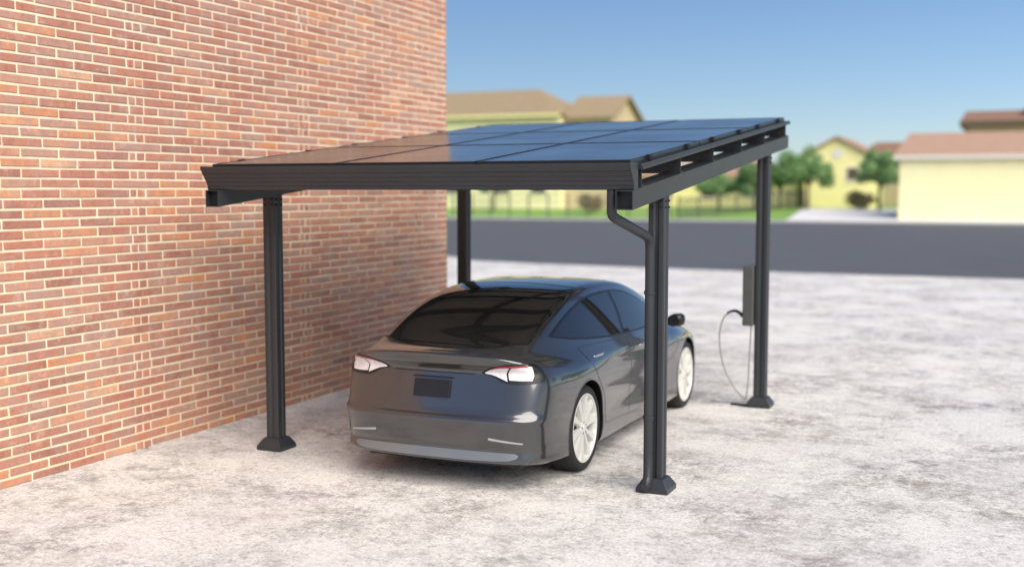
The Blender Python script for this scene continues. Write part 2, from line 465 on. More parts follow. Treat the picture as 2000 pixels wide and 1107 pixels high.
def build_carport():
    cp = thing('carport', 'anthracite aluminium carport on four posts roofed with nine solar panels', 'carport', ORG)
    def L(q): return Vector(q) - ORG
    hw = 0.06
    # posts: square tube with a groove down each face
    def post(x, y):
        zt = beam_bot(y) + 0.004
        pr = []
        gw, gd, c = 0.009, 0.009, 0.008
        for k in range(4):
            a = k * math.pi / 2
            for u, v in ((-hw + c, -hw), (-gw - 0.012, -hw), (-gw, -hw + gd), (gw, -hw + gd), (gw + 0.012, -hw), (hw - c, -hw)):
                pr.append((u * math.cos(a) - v * math.sin(a), u * math.sin(a) + v * math.cos(a)))
        b = MB(); b.loft([[L((x + u, y + v, 0.0)) for u, v in pr], [L((x + u, y + v, zt + v * SL)) for u, v in pr]])
        po = b.build('post', M['alu'], cp)
        # flared foot cover
        b = MB()
        def sq(h, z): return [L((x + u * h, y + v * h, z)) for u, v in ((-1, -1), (1, -1), (1, 1), (-1, 1))]
        b.loft([sq(0.118, 0.0), sq(0.118, 0.034), sq(0.078, 0.098), sq(0.066, 0.104), sq(0.0625, 0.104), sq(0.0625, 0.02)], caps=False)
        fo = b.build('foot_cover', M['alu'], po, bevel=0.004)
        for dz in (0.035, 0.08):
            for s in ((1, 0), (0, -1)):
                ax = Vector((s[0], s[1], 0)); q = L((x, y, zt - dz)) + ax * hw
                side = Vector((-s[1], s[0], 0)) * 0.035
                for e in (-1, 1):
                    b = MB(); b.tube([q + side * e - ax * 0.001, q + side * e + ax * 0.010], 0.009, 6)
                    b.build('bolt', M['alu2'], po)
    for x in (PXL, PXR):
        for y in (PYF, PYB): post(x, y)
    # side beams: open box tubes
    y0, y1, bh = BY0, 12.46, 0.128
    for x in (PXL, PXR):
        b = MB(); t = 0.006
        def ring(y, i):
            d = i * t; zb = beam_bot(y)
            return [L((x - hw + d, y, zb + d)), L((x + hw - d, y, zb + d)), L((x + hw - d, y, zb + bh - d)), L((x - hw + d, y, zb + bh - d))]
        b.loft([ring(y0, 0), ring(y1, 0), ring(y1, 1), ring(y0, 1), ring(y0, 0)], caps=False)
        be = b.build('side_beam', M['alu'], cp)
        b = MB(); b.loft([ring(y0 + 0.05, 1.05), ring(y0 + 0.055, 1.05)]); b.build('hollow_shade', M['alu2'], be)  # black sheet inside the open tube, standing in for the shade within
    # purlins across
    ph = 0.122
    for i, y in enumerate((7.42, 8.36, 9.33, 10.33, 11.32, 12.36)):
        b = MB(); z = beam_bot(y) + bh + 0.001
        w_ = 0.032
        for xa, xb in ((PXL - hw + 0.004, PXR + hw - 0.006),):
            pr = [(-w_, 0), (w_, 0), (w_, 0.008), (-w_ + 0.008, 0.008), (-w_ + 0.008, ph - 0.008), (w_, ph - 0.008), (w_, ph), (-w_, ph)]
            b.loft([[L((xx, y + v, z + h + v * SL)) for v, h in pr] for xx in (xa, xb)])
        b.build('purlin', M['alu'], cp)
    # seat channels on the inner edge of the beams, between the purlins
    pys = (7.42, 8.36, 9.33, 10.33, 11.32, 12.36)
    for x, sg in ((PXL, 1), (PXR, -1)):
        xi = x + sg * (hw - 0.012)
        for ya, yb in zip(pys, pys[1:]):
            b = MB()
            b.loft([[L((xi + u, y, beam_bot(y) + bh + h)) for u, h in ((-0.01, 0.0005), (0.01, 0.0005), (0.01, 0.017), (-0.01, 0.017))] for y in (ya + 0.0335, yb - 0.0335)])
            b.build('seat_channel', M['alu2'], cp)
    # rails under the panel columns and panels
    PW, PL_, G = 1.116, 1.712, 0.020
    X0 = -5.775; YP = 7.235
    cs, sn = math.cos(math.atan(SL)), math.sin(math.atan(SL))
    rail_h = 0.034
    def onroof(x, s, h):                                       # s along slope from the front edge, h above rail bottom
        zb = beam_bot(YP) + bh + ph + 0.002
        return L((x, YP + s * cs - h * sn, zb + s * sn + h * cs))
    for i in range(4):
        xc = X0 + i * (PW + G) - G / 2
        if i == 0: xc += 0.02
        if i == 3: xc += 0.012
        b = MB(); hw2 = 0.03
        prof = [(-hw2, 0), (hw2, 0), (hw2, rail_h), (0.012, rail_h), (0.012, rail_h - 0.012), (-0.012, rail_h - 0.012), (-0.012, rail_h), (-hw2, rail_h)]
        b.loft([[onroof(xc + u, s, h) for u, h in prof] for s in (0.09, 5.22)])
        b.build('rail', M['alu'], cp)
    # outer side flashing strip seen under the right edge
    for x, sgn in ((X0 + 3 * (PW + G) + 0.032, 1), (X0 - 0.03, -1)):
        b = MB()
        b.loft([[onroof(x + u, s, h) for u, h in ((-0.006, -0.002), (0.006, -0.002), (0.006, 0.018), (-0.006, 0.018))] for s in (0.10, 5.24)])
        b.build('edge_trim', M['alu'], cp)
    th = 0.035
    for i in range(3):
        for k in range(3):
            xa = X0 + i * (PW + G); sa = 0.02 + k * (PL_ + G)
            h0 = rail_h + 0.001
            b = MB(); fw = 0.012
            def rg_(d, h): return [onroof(xa + d, sa + d, h0 + h), onroof(xa + PW - d, sa + d, h0 + h), onroof(xa + PW - d, sa + PL_ - d, h0 + h), onroof(xa + d, sa + PL_ - d, h0 + h)]
            b.loft([rg_(0.03, 0), rg_(0, 0), rg_(0, th - 0.002), rg_(0.002, th), rg_(fw, th), rg_(fw, th - 0.004), rg_(fw, 0.004), rg_(0.03, 0)], caps=False)
            pn = b.build('solar_panel', M['pvframe'], cp)
            b = MB(); b.loft([rg_(fw + 0.0005, th - 0.008), rg_(fw + 0.0005, th - 0.0025)]); b.build('glass', M['pvglass'], pn)
            b = MB(); b.loft([rg_(fw + 0.0005, th - 0.012), rg_(fw + 0.0005, th - 0.0085)]); b.build('backsheet', M['pvback'], pn)
    for i in range(4):
        for k in range(3):
            for fr in (0.22, 0.78):
                s = 0.02 + k * (PL_ + G) + PL_ * fr
                xc = X0 + i * (PW + G) - G / 2
                b = MB(); e = 0.012 if i in (0, 3) else 0.0085; tp = th + (0.005 if i in (0, 3) else 0.0015)
                c = [onroof(xc - e, s - 0.03, rail_h + 0.002), onroof(xc + e, s - 0.03, rail_h + 0.002), onroof(xc + e, s + 0.03, rail_h + 0.002), onroof(xc - e, s + 0.03, rail_h + 0.002)]
                d = [onroof(xc - e - 0.004, s - 0.03, rail_h + tp), onroof(xc + e + 0.004, s - 0.03, rail_h + tp), onroof(xc + e + 0.004, s + 0.03, rail_h + tp), onroof(xc - e - 0.004, s + 0.03, rail_h + tp)]
                b.loft([c, d]); b.build('clamp', M['alu2'], cp)
    # gutter: ogee front with shallow steps, open trough
    gp = [(7.300, 2.176), (7.232, 2.176), (7.222, 2.182), (7.219, 2.205), (7.213, 2.207), (7.206, 2.235), (7.200, 2.237), (7.187, 2.266), (7.181, 2.268), (7.165, 2.297), (7.158, 2.300), (7.140, 2.335), (7.136, 2.352), (7.150, 2.352), (7.155, 2.330), (7.200, 2.262), (7.240, 2.190), (7.292, 2.190), (7.292, 2.262), (7.300, 2.262)]
    gx0, gx1 = -5.802, -2.352
    b = MB(); b.loft([[L((x, y, z)) for y, z in gp] for x in (gx0 + 0.004, gx1 - 0.004)])
    gu = b.build('gutter', M['alu'], cp)
    cap = [(7.302, 2.174), (7.230, 2.174), (7.219, 2.182), (7.219, 2.205), (7.203, 2.235), (7.182, 2.267), (7.158, 2.298), (7.135, 2.336), (7.134, 2.355), (7.302, 2.355)]
    for xa, xb in ((gx0, gx0 + 0.0035), (gx1 - 0.0035, gx1)):
        b = MB(); b.loft([[L((x, y, z)) for y, z in cap] for x in (xa, xb)]); b.build('end_cap', M['alu'], gu)
    # downpipe
    px = -2.522
    pts = [(px, 7.27, 2.18), (px, 7.27, 2.07)] + [tuple(q) for q in spline([(px, 7.27, 2.03), (px + 0.003, 7.285, 2.005), (px + 0.010, 7.33, 1.985)], 4)] + \
          [tuple(q) for q in spline([(-2.449, 7.80, 1.855), (-2.443, 7.850, 1.825), (-2.442, 7.869, 1.775), (-2.442, 7.87, 1.72)], 4)] + [(-2.442, 7.87, 0.3), (-2.442, 7.868, 0.12), (-2.442, 7.84, 0.075), (-2.442, 7.80, 0.05)]
    b = MB(); b.tube([L(q) for q in pts], 0.034, 16)
    dp = autosmooth(b.build('downpipe', M['alu'], cp), 40)
    for z in (1.45, 0.55):
        b = MB(); b.lathe([(0.0345, -0.012), (0.040, -0.012), (0.040, 0.012), (0.0345, 0.012)], 20, Matrix.Translation(L((-2.442, 7.87, z))) @ Matrix.Rotation(R(90), 4, 'Y'))
        b.build('pipe_clip', M['alu'], dp)
build_carport()

# ------------------------------------------------------------------ car (rear at y=0, nose at y=4.69, x across, z up)
def pchip(xs, ys):
    xs = np.array(xs, float); ys = np.array(ys, float)
    h = np.diff(xs); d = np.diff(ys) / h; n = len(xs)
    # natural cubic spline
    A = np.zeros((n, n)); r_ = np.zeros(n); A[0, 0] = A[-1, -1] = 1
    for i in range(1, n - 1):
        A[i, i - 1] = h[i - 1]; A[i, i] = 2 * (h[i - 1] + h[i]); A[i, i + 1] = h[i]; r_[i] = 6 * (d[i] - d[i - 1])
    m = np.linalg.solve(A, r_)
    def f(x):
        x = np.clip(np.asarray(x, float), xs[0], xs[-1])
        i = np.clip(np.searchsorted(xs, x) - 1, 0, n - 2); t = x - xs[i]
        return ys[i] + t * (d[i] - h[i] * (2 * m[i] + m[i + 1]) / 6) + t * t * m[i] / 2 + t ** 3 * (m[i + 1] - m[i]) / (6 * h[i])
    return f
def smoothlin(xs, ys, k=0.012):                       # piecewise linear, lightly rounded: keeps creases crisp
    xs = np.array(xs, float); ys = np.array(ys, float)
    def f(x):
        x = np.asarray(x, float); s = 0
        o = np.linspace(-2.4, 2.4, 25); g = np.exp(-o * o); g /= g.sum()
        for o_, w_ in zip(o, g): s = s + w_ * np.interp(x + o_ * k, xs, ys)
        return s
    return f
def smax(a, b, k): return 0.5 * (a + b + np.sqrt((a - b) ** 2 + k * k))
def smin(a, b, k): return 0.5 * (a + b - np.sqrt((a - b) ** 2 + k * k))

c_W = pchip([-.2, 0, .3, .7, 1.0, 1.7, 2.5, 3.2, 3.85, 4.25, 4.5, 4.75], [.795, .822, .864, .895, .903, .895, .897, .900, .902, .875, .82, .70])
c_dW = pchip([.10, .2, .30, .42, .55, .66, .76, .86, .94, 1.05, 1.4], [-.05, -.028, -.018, -.014, -.008, .0, .0, -.014, -.042, -.11, -.36])
c_rear = smoothlin([.05, .19, .222, .232, .305, .318, .335, .45, .525, .545, .560, .60, .75, .862, .872, .93, .98, 1.01, 1.2], [.26, .10, .026, .018, .038, .040, .030, .010, .0, .008, .030, .044, .082, .110, .108, .072, .030, .016, .02], 0.005)
c_deck = pchip([-.2, 0, .1, .3, .6, 1.0, 1.8, 2.6, 3.2, 3.6, 4.0, 4.4, 4.6, 4.8], [1.012, 1.006, 1.000, .992, .985, .972, .935, .915, .925, .935, .875, .775, .69, .58])
c_Zr = pchip([-.3, 0, .2, .42, .7, 1.0, 1.4, 1.8, 2.2, 2.6, 3.0, 3.4, 3.8, 4.3], [.66, .87, .972, 1.064, 1.180, 1.286, 1.368, 1.393, 1.396, 1.364, 1.260, 1.095, .91, .66])
c_G = pchip([-.3, .3, .6, 1.0, 1.5, 2.3, 3.0, 3.5, 4.0, 4.6], [.54, .645, .71, .765, .796, .804, .772, .70, .57, .4])
c_nose = pchip([.1, .22, .35, .55, .68, .78, .95], [4.50, 4.62, 4.68, 4.67, 4.62, 4.52, 4.2])
c_bot = pchip([-.2, 0, .5, 1.0, 4.0, 4.5, 4.8], [.235, .215, .185, .17, .17, .19, .22])

def c_ss(y):
    t = np.clip((y - .12) / .35, 0, 1); return t * t * (3 - 2 * t)
def carF(P):
    x = np.abs(P[..., 0]); y = P[..., 1]; z = P[..., 2]
    a1 = x - (c_W(y) + c_dW(z) + 0.010 * np.exp(-((z - .53) / .03) ** 2) * np.exp(-(y / .5) ** 2))
    a1 = a1 + 0.012 * np.exp(-((z - .42) / .10) ** 2) * (1 / (1 + np.exp(-(y - 1.3) * 9))) * (1 / (1 + np.exp((y - 3.5) * 9)))
    a3 = c_rear(z) + 0.050 * (x / .8) ** 2 + 0.085 * (x / .86) ** 5 - y
    a4 = y - (c_nose(z) - 0.10 * (x / .8) ** 2 - 0.22 * (x / .86) ** 6)
    a2 = z - (c_deck(y) - 0.020 * (x / .7) ** 2 - 0.085 * (x / .86) ** 5)
    a5 = c_bot(y) - z
    S = smax(smax(a1, a3, .11), a4, .07)
    kk = 0.038 + 0.05 * np.clip((y - .05) / .6, 0, 1) ** 1
    Lw = smax(S, a2, kk)
    Lw = smax(Lw, a5, .012)
    g1 = (x - (c_G(y) - np.maximum(z - .95, -.12) * .53)) * .88
    g2 = (z - (c_Zr(y) - .016 * (x / .55) ** 2)) * .93
    g = smax(smax(smax(g1, g2, .034), y - 4.2, .05), .82 + .125 * (1 - c_ss(y)) - z, .02)
    return smin(Lw, g, .05)
def solve_out(O, D, tmax=3.0, n=90):                  # outermost crossing, seen from outside along -D
    ts = np.linspace(tmax, 0, n)
    hit = np.full(O.shape[:-1], 0.0); done = np.zeros(O.shape[:-1], bool)
    for t in ts:
        ins = carF(O + D * t) < 0
        new = ins & ~done; hit[new] = t; done |= ins
    lo = hit.copy(); hi = hit + tmax / (n - 1)
    for _ in range(26):
        mid = (lo + hi) / 2; ins = carF(O + D * mid[..., None]) < 0
        lo = np.where(ins, mid, lo); hi = np.where(ins, hi, mid)
    return O + D * ((lo + hi) / 2)[..., None]
def carN(P):
    e = 1e-3; g = np.zeros_like(P)
    for k in range(3):
        d = np.zeros(3); d[k] = e; g[..., k] = carF(P + d) - carF(P - d)
    return g / np.maximum(1e-9, np.linalg.norm(g, axis=-1, keepdims=True))

AX_A, AX_B, AX_Z = 0.56, 4.05, 0.62
def body_mesh():
    nt_, nl, nc = 320, 210, 180
    th = np.arange(nt_) / nt_ * 2 * np.pi
    rings = []
    ph = np.linspace(0, np.pi / 2, nc, endpoint=False)[1:]
    for p in ph:                                      # rear cap, from the pole outwards
        D = np.stack([np.sin(p) * np.sin(th), -np.cos(p) * np.ones_like(th), np.sin(p) * np.cos(th)], -1)
        rings.append((np.broadcast_to([0, AX_A, AX_Z], D.shape), D))
    for y in np.linspace(AX_A, AX_B, nl):
        D = np.stack([np.sin(th), 0 * th, np.cos(th)], -1); rings.append((np.broadcast_to([0, y, AX_Z], D.shape), D))
    for p in ph[::-1]:
        D = np.stack([np.sin(p) * np.sin(th), np.cos(p) * np.ones_like(th), np.sin(p) * np.cos(th)], -1)
        rings.append((np.broadcast_to([0, AX_B, AX_Z], D.shape), D))
    O = np.stack([r_[0] for r_ in rings]); D = np.stack([r_[1] for r_ in rings])
    P = solve_out(O, D, 1.6, 70)
    poleA = solve_out(np.array([[0, AX_A, AX_Z]], float), np.array([[0, -1., 0]]))[0]
    poleB = solve_out(np.array([[0, AX_B, AX_Z]], float), np.array([[0, 1., 0]]))[0]
    nr = P.shape[0]
    vs = [tuple(q) for q in P.reshape(-1, 3)] + [tuple(poleA), tuple(poleB)]
    fs = []
    for i in range(nr - 1):
        for j in range(nt_):
            k = (j + 1) % nt_; fs.append((i * nt_ + j, i * nt_ + k, (i + 1) * nt_ + k, (i + 1) * nt_ + j))
    a = nr * nt_
    for j in range(nt_):
        k = (j + 1) % nt_
        fs.append((a, k, j)); fs.append((a + 1, (nr - 1) * nt_ + j, (nr - 1) * nt_ + k))
    b = MB(); b.v = vs; b.f = fs; b.m = [0] * len(fs)
    return b
def resample(pl, n, sm=True):
    pl = np.array(pl, float)
    if len(pl) > 2 and sm:
        q = np.array([tuple(v)[:2] for v in spline([(a, b, 0) for a, b in pl], 12)])
    else: q = pl
    s = np.r_[0, np.cumsum(np.linalg.norm(np.diff(q, axis=0), axis=1))]; t = np.linspace(0, s[-1], n)
    return np.stack([np.interp(t, s, q[:, 0]), np.interp(t, s, q[:, 1])], -1)
def coons(bot, right, top, left, n=28, m=14):
    """bot,top run left->right; left,right run bottom->top"""
    B, T = resample(bot, n), resample(top, n); Lf, Rt = resample(left, m), resample(right, m)
    u = np.linspace(0, 1, n)[None, :, None]; v = np.linspace(0, 1, m)[:, None, None]
    S = (1 - v) * B[None] + v * T[None] + (1 - u) * Lf[:, None] + u * Rt[:, None]
    S = S - ((1 - u) * (1 - v) * B[0] + u * (1 - v) * B[-1] + (1 - u) * v * T[0] + u * v * T[-1])
    return S
def proj_side(S, s=1):
    O = np.stack([np.zeros(S.shape[:-1]), S[..., 0], S[..., 1]], -1); D = np.zeros_like(O); D[..., 0] = s
    return solve_out(O, D, 1.2, 60)
def proj_top(S):
    O = np.stack([S[..., 0], S[..., 1], np.full(S.shape[:-1], .5)], -1); D = np.zeros_like(O); D[..., 2] = 1
    return solve_out(O, D, 1.2, 60)
def proj_rear(S):                                     # S: (angle from straight back, z)
    a = S[..., 0]; O = np.stack([0 * a, 0 * a + .60, S[..., 1]], -1)
    D = np.stack([np.sin(a), -np.cos(a), 0 * a], -1); return solve_out(O, D, 1.3, 80)
def proj_front(S):
    a = S[..., 0]; O = np.stack([0 * a, 0 * a + 4.0, S[..., 1]], -1)
    D = np.stack([np.sin(a), np.cos(a), 0 * a], -1); return solve_out(O, D, 1.3, 80)
def patch(P, off, th=0.004):
    Nn = carN(P); A = P + Nn * off; C = P + Nn * (off - th)
    m, n = P.shape[:2]; b = MB()
    vs = list(A.reshape(-1, 3)) + list(C.reshape(-1, 3)); fs = []
    for i in range(m - 1):
        for j in range(n - 1):
            q = i * n + j; fs.append((q, q + 1, q + n + 1, q + n))
    ed = [j for j in range(n)] + [i * n + n - 1 for i in range(1, m)] + [(m - 1) * n + j for j in range(n - 2, -1, -1)] + [i * n for i in range(m - 2, 0, -1)]
    k = m * n
    # duplicate rim so that the face keeps its own normals
    base = len(vs); vs += [vs[e] for e in ed]
    for i in range(len(ed)):
        j = (i + 1) % len(ed)
        fs.append((base + i, k + ed[i], k + ed[j], base + j))
    b.add(vs, fs)
    # make the face normals point away from the car
    f = fs[0]; e1 = Vector(vs[f[1]]) - Vector(vs[f[0]]); e2 = Vector(vs[f[3]]) - Vector(vs[f[0]])
    if e1.cross(e2).dot(Vector(Nn[0, 0])) < 0: b.f = [g[::-1] for g in b.f]
    return b
def ribbon(P, width, off):
    """thin strip lying on the body along the polyline P (n,3)"""
    Nn = carN(P); T = np.gradient(P, axis=0); T /= np.linalg.norm(T, axis=1, keepdims=True)
    S = np.cross(Nn, T); S /= np.linalg.norm(S, axis=1, keepdims=True)
    vs = []; b = MB()
    for p, n_, s in zip(P, Nn, S):
        vs += [p + s * width / 2 + n_ * off, p - s * width / 2 + n_ * off]
    b.add(vs, [(2 * i, 2 * i + 1, 2 * i + 3, 2 * i + 2) for i in range(len(P) - 1)])
    return b

CAR_LOC = (-3.945, 7.325, 0)
WR_Y, WF_Y, WH_Z, TYRE_R = 0.985, 3.855, 0.335, 0.335
def build_car():
    car = thing('car', 'dark grey metallic four-door electric car with cream wheels parked under the carport', 'car', CAR_LOC)
    me = body_mesh().mesh('body', [M['paint'], M['black']], smooth=True)
    body = link('body', me, None)
    # wheel housings cut out of the body
    cut = MB()
    for y in (WR_Y, WF_Y):
        for s in (-1, 1):
            cut.loft([[(s * xx, y + .368 * math.cos(2 * math.pi * j / 64), WH_Z + .010 + .368 * math.sin(2 * math.pi * j / 64)) for j in range(64)] for xx in (.58, 1.2)])
    cme = cut.mesh('cutter', [M['black'], M['black']])
    cme.polygons.foreach_set('material_index', [1] * len(cme.polygons))
    co = link('cutter', cme)
    md = body.modifiers.new('arches', 'BOOLEAN'); md.operation = 'DIFFERENCE'; md.object = co; md.solver = 'EXACT'
    dg = bpy.context.evaluated_depsgraph_get()
    nm = bpy.data.meshes.new_from_object(body.evaluated_get(dg))
    body.modifiers.clear(); body.data = nm; nm.name = 'body'
    bpy.data.objects.remove(co); body.parent = car
    nm.polygons.foreach_set('use_smooth', [True] * len(nm.polygons)); nm.set_sharp_from_angle(angle=R(38))

    def mk(name, b, mat, parent=car, smooth=True):
        o = b.build(name, mat, parent, smooth=smooth, fix=False); return o
    # wheel arch lips
    for y in (WR_Y, WF_Y):
        for s in (-1, 1):
            a = np.linspace(R(-22), R(202), 60)
            S = np.stack([y + .371 * np.cos(a), WH_Z + .010 + .371 * np.sin(a)], -1)
            P = proj_side(S, s); b = MB(); b.tube([tuple(q + np.array([s * -.004, 0, 0])) for q in P], .0075, 8)
            mk('arch_lip', b, M['paint'])
    # rear glass, roof glass, windscreen
    rg = coons([(-.60, .44), (-.33, .285), (0, .235), (.33, .285), (.60, .44)], [(.60, .44), (.602, 1.0), (.545, 1.56)], [(-.545, 1.56), (0, 1.62), (.545, 1.56)], [(-.60, .44), (-.602, 1.0), (-.545, 1.56)], 40, 40)
    mk('rear_window', patch(proj_top(rg), .0030), M['glass'])
    seam = coons([(-.615, .427), (-.34, .27), (0, .22), (.34, .27), (.615, .427)], [(.615, .427), (.617, 1.0), (.557, 1.575)], [(-.557, 1.575), (0, 1.635), (.557, 1.575)], [(-.615, .427), (-.617, 1.0), (-.557, 1.575)], 40, 40)
    mk('rear_window_seal', patch(proj_top(seam), .0012), M['black'])
    rf = coons([(-.54, 1.60), (0, 1.66), (.54, 1.60)], [(.54, 1.60), (.535, 2.0), (.50, 2.50)], [(-.50, 2.50), (0, 2.56), (.50, 2.50)], [(-.54, 1.60), (-.535, 2.0), (-.50, 2.50)], 30, 24)
    mk('roof_glass', patch(proj_top(rf), .0030), M['glass'])
    ws = coons([(-.47, 2.53), (0, 2.60), (.47, 2.53)], [(.47, 2.53), (.55, 3.0), (.62, 3.42)], [(-.62, 3.42), (0, 3.62), (.62, 3.42)], [(-.47, 2.53), (-.55, 3.0), (-.62, 3.42)], 30, 24)
    mk('windscreen', patch(proj_top(ws), .0030), M['glass'])
    # side glass
    for s in (-1, 1):
        tr = coons([(.70, 1.070), (.84, 1.042), (1.13, 1.004), (1.6, .966), (2.1, .944), (2.7, .934), (3.34, .955)], [(3.34, .955), (3.335, .975)], [(.715, 1.082), (.92, 1.152), (1.24, 1.236), (1.63, 1.300), (2.1, 1.310), (2.45, 1.288), (2.75, 1.222), (3.05, 1.112), (3.335, .975)], [(.70, 1.070), (.715, 1.082)], 90, 14)
        mk('window_trim', patch(proj_side(tr, s), .0015), M['black'])
        r_ = coons([(.745, 1.066), (.86, 1.048), (1.13, 1.018), (1.6, .980), (2.0, .962)], [(2.0, .962), (2.10, 1.12), (2.125, 1.292)], [(.755, 1.074), (.93, 1.139), (1.25, 1.222), (1.63, 1.284), (2.125, 1.292)], [(.745, 1.066), (.755, 1.074)], 50, 16)
        mk('rear_side_window', patch(proj_side(r_, s), .0035), M['glass'])
        f_ = coons([(2.07, .958), (2.6, .949), (3.27, .966)], [(3.27, .966), (3.265, .975)], [(2.195, 1.291), (2.45, 1.271), (2.75, 1.205), (3.02, 1.105), (3.265, .975)], [(2.07, .958), (2.17, 1.12), (2.195, 1.291)], 40, 16)
        mk('front_side_window', patch(proj_side(f_, s), .0035), M['glass'])
        # door skins with dark shut lines
        d1 = coons([(1.42, .30), (2.02, .275)], [(2.02, .275), (2.04, .6), (2.04, .925)], [(1.02, .955), (1.5, .940), (2.04, .925)], [(1.42, .30), (1.385, .50), (1.20, .70), (1.02, .955)], 26, 20)
        d2 = coons([(2.03, .275), (3.28, .275)], [(3.28, .275), (3.33, .6), (3.34, .925)], [(2.05, .925), (2.7, .920), (3.34, .925)], [(2.03, .275), (2.05, .6), (2.05, .925)], 30, 20)
        for d, hy in ((d1, 1.31), (d2, 2.42)):
            P = proj_side(d, s)
            rim = np.concatenate([P[0], P[1:, -1], P[-1, ::-1][1:], P[::-1, 0][1:]])
            do = mk('door', patch(P, .0016, .003), M['paint'])
            mk('shut_line', ribbon(rim, .009, .0010), M['black'], do)
            S = np.stack([np.linspace(hy - .115, hy + .115, 14), np.full(14, .862 - (hy - 1.31) * .035)], -1)
            H = proj_side(S, s); Nn = carN(H); b = MB()
            prof = [(-.016, -.001), (-.014, .007), (0, .011), (.014, .007), (.016, -.001)]
            rings = []
            for i, (p, n_) in enumerate(zip(H, Nn)):
                k = min(1, min(i, 13 - i) / 2 + .25)
                rings.append([tuple(p + n_ * o_ * k + np.array([0, 0, h * k])) for h, o_ in prof])
            b.loft(rings); mk('handle', b, M['chrome'], do)
        # mirror
        b = MB()
        rings = []
        for t, cx, cz, ry, rz in ((0, .78, .915, .03, .018), (.3, .835, .925, .035, .022), (.45, .865, .940, .06, .045), (.6, .90, .945, .075, .060), (.85, .965, .95, .072, .062), (1, .995, .95, .05, .045), (1.05, 1.005, .95, .02, .02)):
            rings.append([(s * cx, 3.23 + ry * math.copysign(abs(math.cos(a)) ** .7, math.cos(a)) + .04 * t, cz + rz * math.copysign(abs(math.sin(a)) ** .7, math.sin(a))) for a in (2 * math.pi * j / 20 for j in range(20))])
        b.loft(rings); mi = b.build('side_mirror', M['black'], car, smooth=True)
        b = MB(); b.loft([[(s * (.93 + .052 * math.cos(a)), y_, .947 + .046 * math.sin(a)) for a in (2 * math.pi * j / 20 for j in range(20))] for y_ in (3.168, 3.176)])
        b.build('mirror_glass', M['glass'], mi)
        # tail lamp wrapping round the corner
        ho = coons([(s * .675, .856), (s * .78, .838), (s * .88, .794), (s * 1.05, .788), (s * 1.19, .800)], [(s * 1.19, .800), (s * 1.205, .865), (s * 1.15, .925)], [(s * .675, .868), (s * .77, .910), (s * .90, .934), (s * 1.04, .936), (s * 1.15, .925)], [(s * .675, .856), (s * .675, .868)], 44, 12)
        tl = mk('tail_lamp', patch(proj_rear(ho), .0030, .006), M['black'])
        l1 = coons([(s * .71, .859), (s * .79, .847), (s * .84, .830), (s * .90, .806)], [(s * .90, .806), (s * .90, .921)], [(s * .71, .868), (s * .78, .902), (s * .84, .915), (s * .90, .921)], [(s * .71, .859), (s * .71, .868)], 26, 10)
        mk('lens', patch(proj_rear(l1), .0065), M['lens'], tl)
        l2 = coons([(s * .915, .816), (s * 1.0, .812), (s * 1.085, .812)], [(s * 1.085, .812), (s * 1.105, .86), (s * 1.085, .912)], [(s * .915, .921), (s * 1.0, .922), (s * 1.085, .912)], [(s * .915, .816), (s * .915, .921)], 22, 10)
        mk('lens', patch(proj_rear(l2), .0065), M['lens'], tl)
        l3 = coons([(s * .76, .893), (s * .84, .910), (s * 1.05, .913)], [(s * 1.05, .913), (s * 1.05, .926)], [(s * .76, .902), (s * .84, .922), (s * 1.05, .926)], [(s * .76, .893), (s * .76, .902)], 20, 4)
        mk('red_strip', patch(proj_rear(l3), .0068), M['red'], tl)
        # bumper reflector and headlamp
        rf_ = coons([(s * .70, .392), (s * .97, .364)], [(s * .97, .364), (s * .975, .374)], [(s * .70, .408), (s * .975, .374)], [(s * .70, .392), (s * .70, .408)], 16, 4)
        mk('bumper_reflector', patch(proj_rear(rf_), .004), M['refl'])
        hl = coons([(s * .55, .64), (s * .9, .66)], [(s * .9, .66), (s * 1.0, .74)], [(s * .55, .68), (s * 1.0, .74)], [(s * .55, .64), (s * .55, .68)], 14, 6)
        mk('headlamp', patch(proj_front(hl), .003), M['lens'])
    # boot lid shut line between the lamps and up beside the deck
    S = np.stack([np.linspace(-.60, .60, 50), np.full(50, .850)], -1)
    mk('boot_shut_line', ribbon(proj_rear(S), .007, .003), M['black'])
    dfz = coons([(-.93, .262), (-.78, .240), (0, .238), (.78, .240), (.93, .262)], [(.93, .262), (.945, .280)], [(-.945, .280), (-.84, .298), (0, .303), (.84, .298), (.945, .280)], [(-.93, .262), (-.945, .280)], 60, 6)
    mk('diffuser', patch(proj_rear(dfz), .003), M['valance'])
    # number plate: dark, blank
    pa = math.atan2(.110 - .044, .862 - .60)
    m = Matrix.Translation((0, .044 + (.735 - .60) * math.tan(pa) - .006, .735)) @ Matrix.Rotation(-pa, 4, 'X')
    b = MB(); b.box((-.148, -.006, -.064), (.148, .010, .064), m); b.build('number_plate', M['black'], car, bevel=.004)
    b = MB(); b.box((-.165, -.004, .078), (.165, .010, .090), m); b.build('plate_lamp_bar', M['black'], car, bevel=.004)
    # dark undertray closing the lower edge; its black rear face stands in for bumper shadow
    b = MB(); b.loft([[(x * k, y, z) for x, y in ((-.66, .24), (.66, .24), (.80, .8), (.80, 4.2), (.6, 4.45), (-.6, 4.45), (-.80, 4.2), (-.80, .8))] for k, z in ((.95, .160), (1, .215))])
    b.build('undertray', M['black'], car)
    # wheels
    ty = MB(); Rr = TYRE_R
    ty.lathe([(.252, -.085), (.270, -.105), (.300, -.112), (.322, -.100), (Rr - .003, -.080), (Rr, -.04), (Rr, .04), (Rr - .003, .080), (.322, .100), (.300, .112), (.276, .105), (.262, .096), (.254, .088)], 72)
    tyre_me = ty.mesh('tyre', M['tyre'], smooth=True)
    gr = MB()
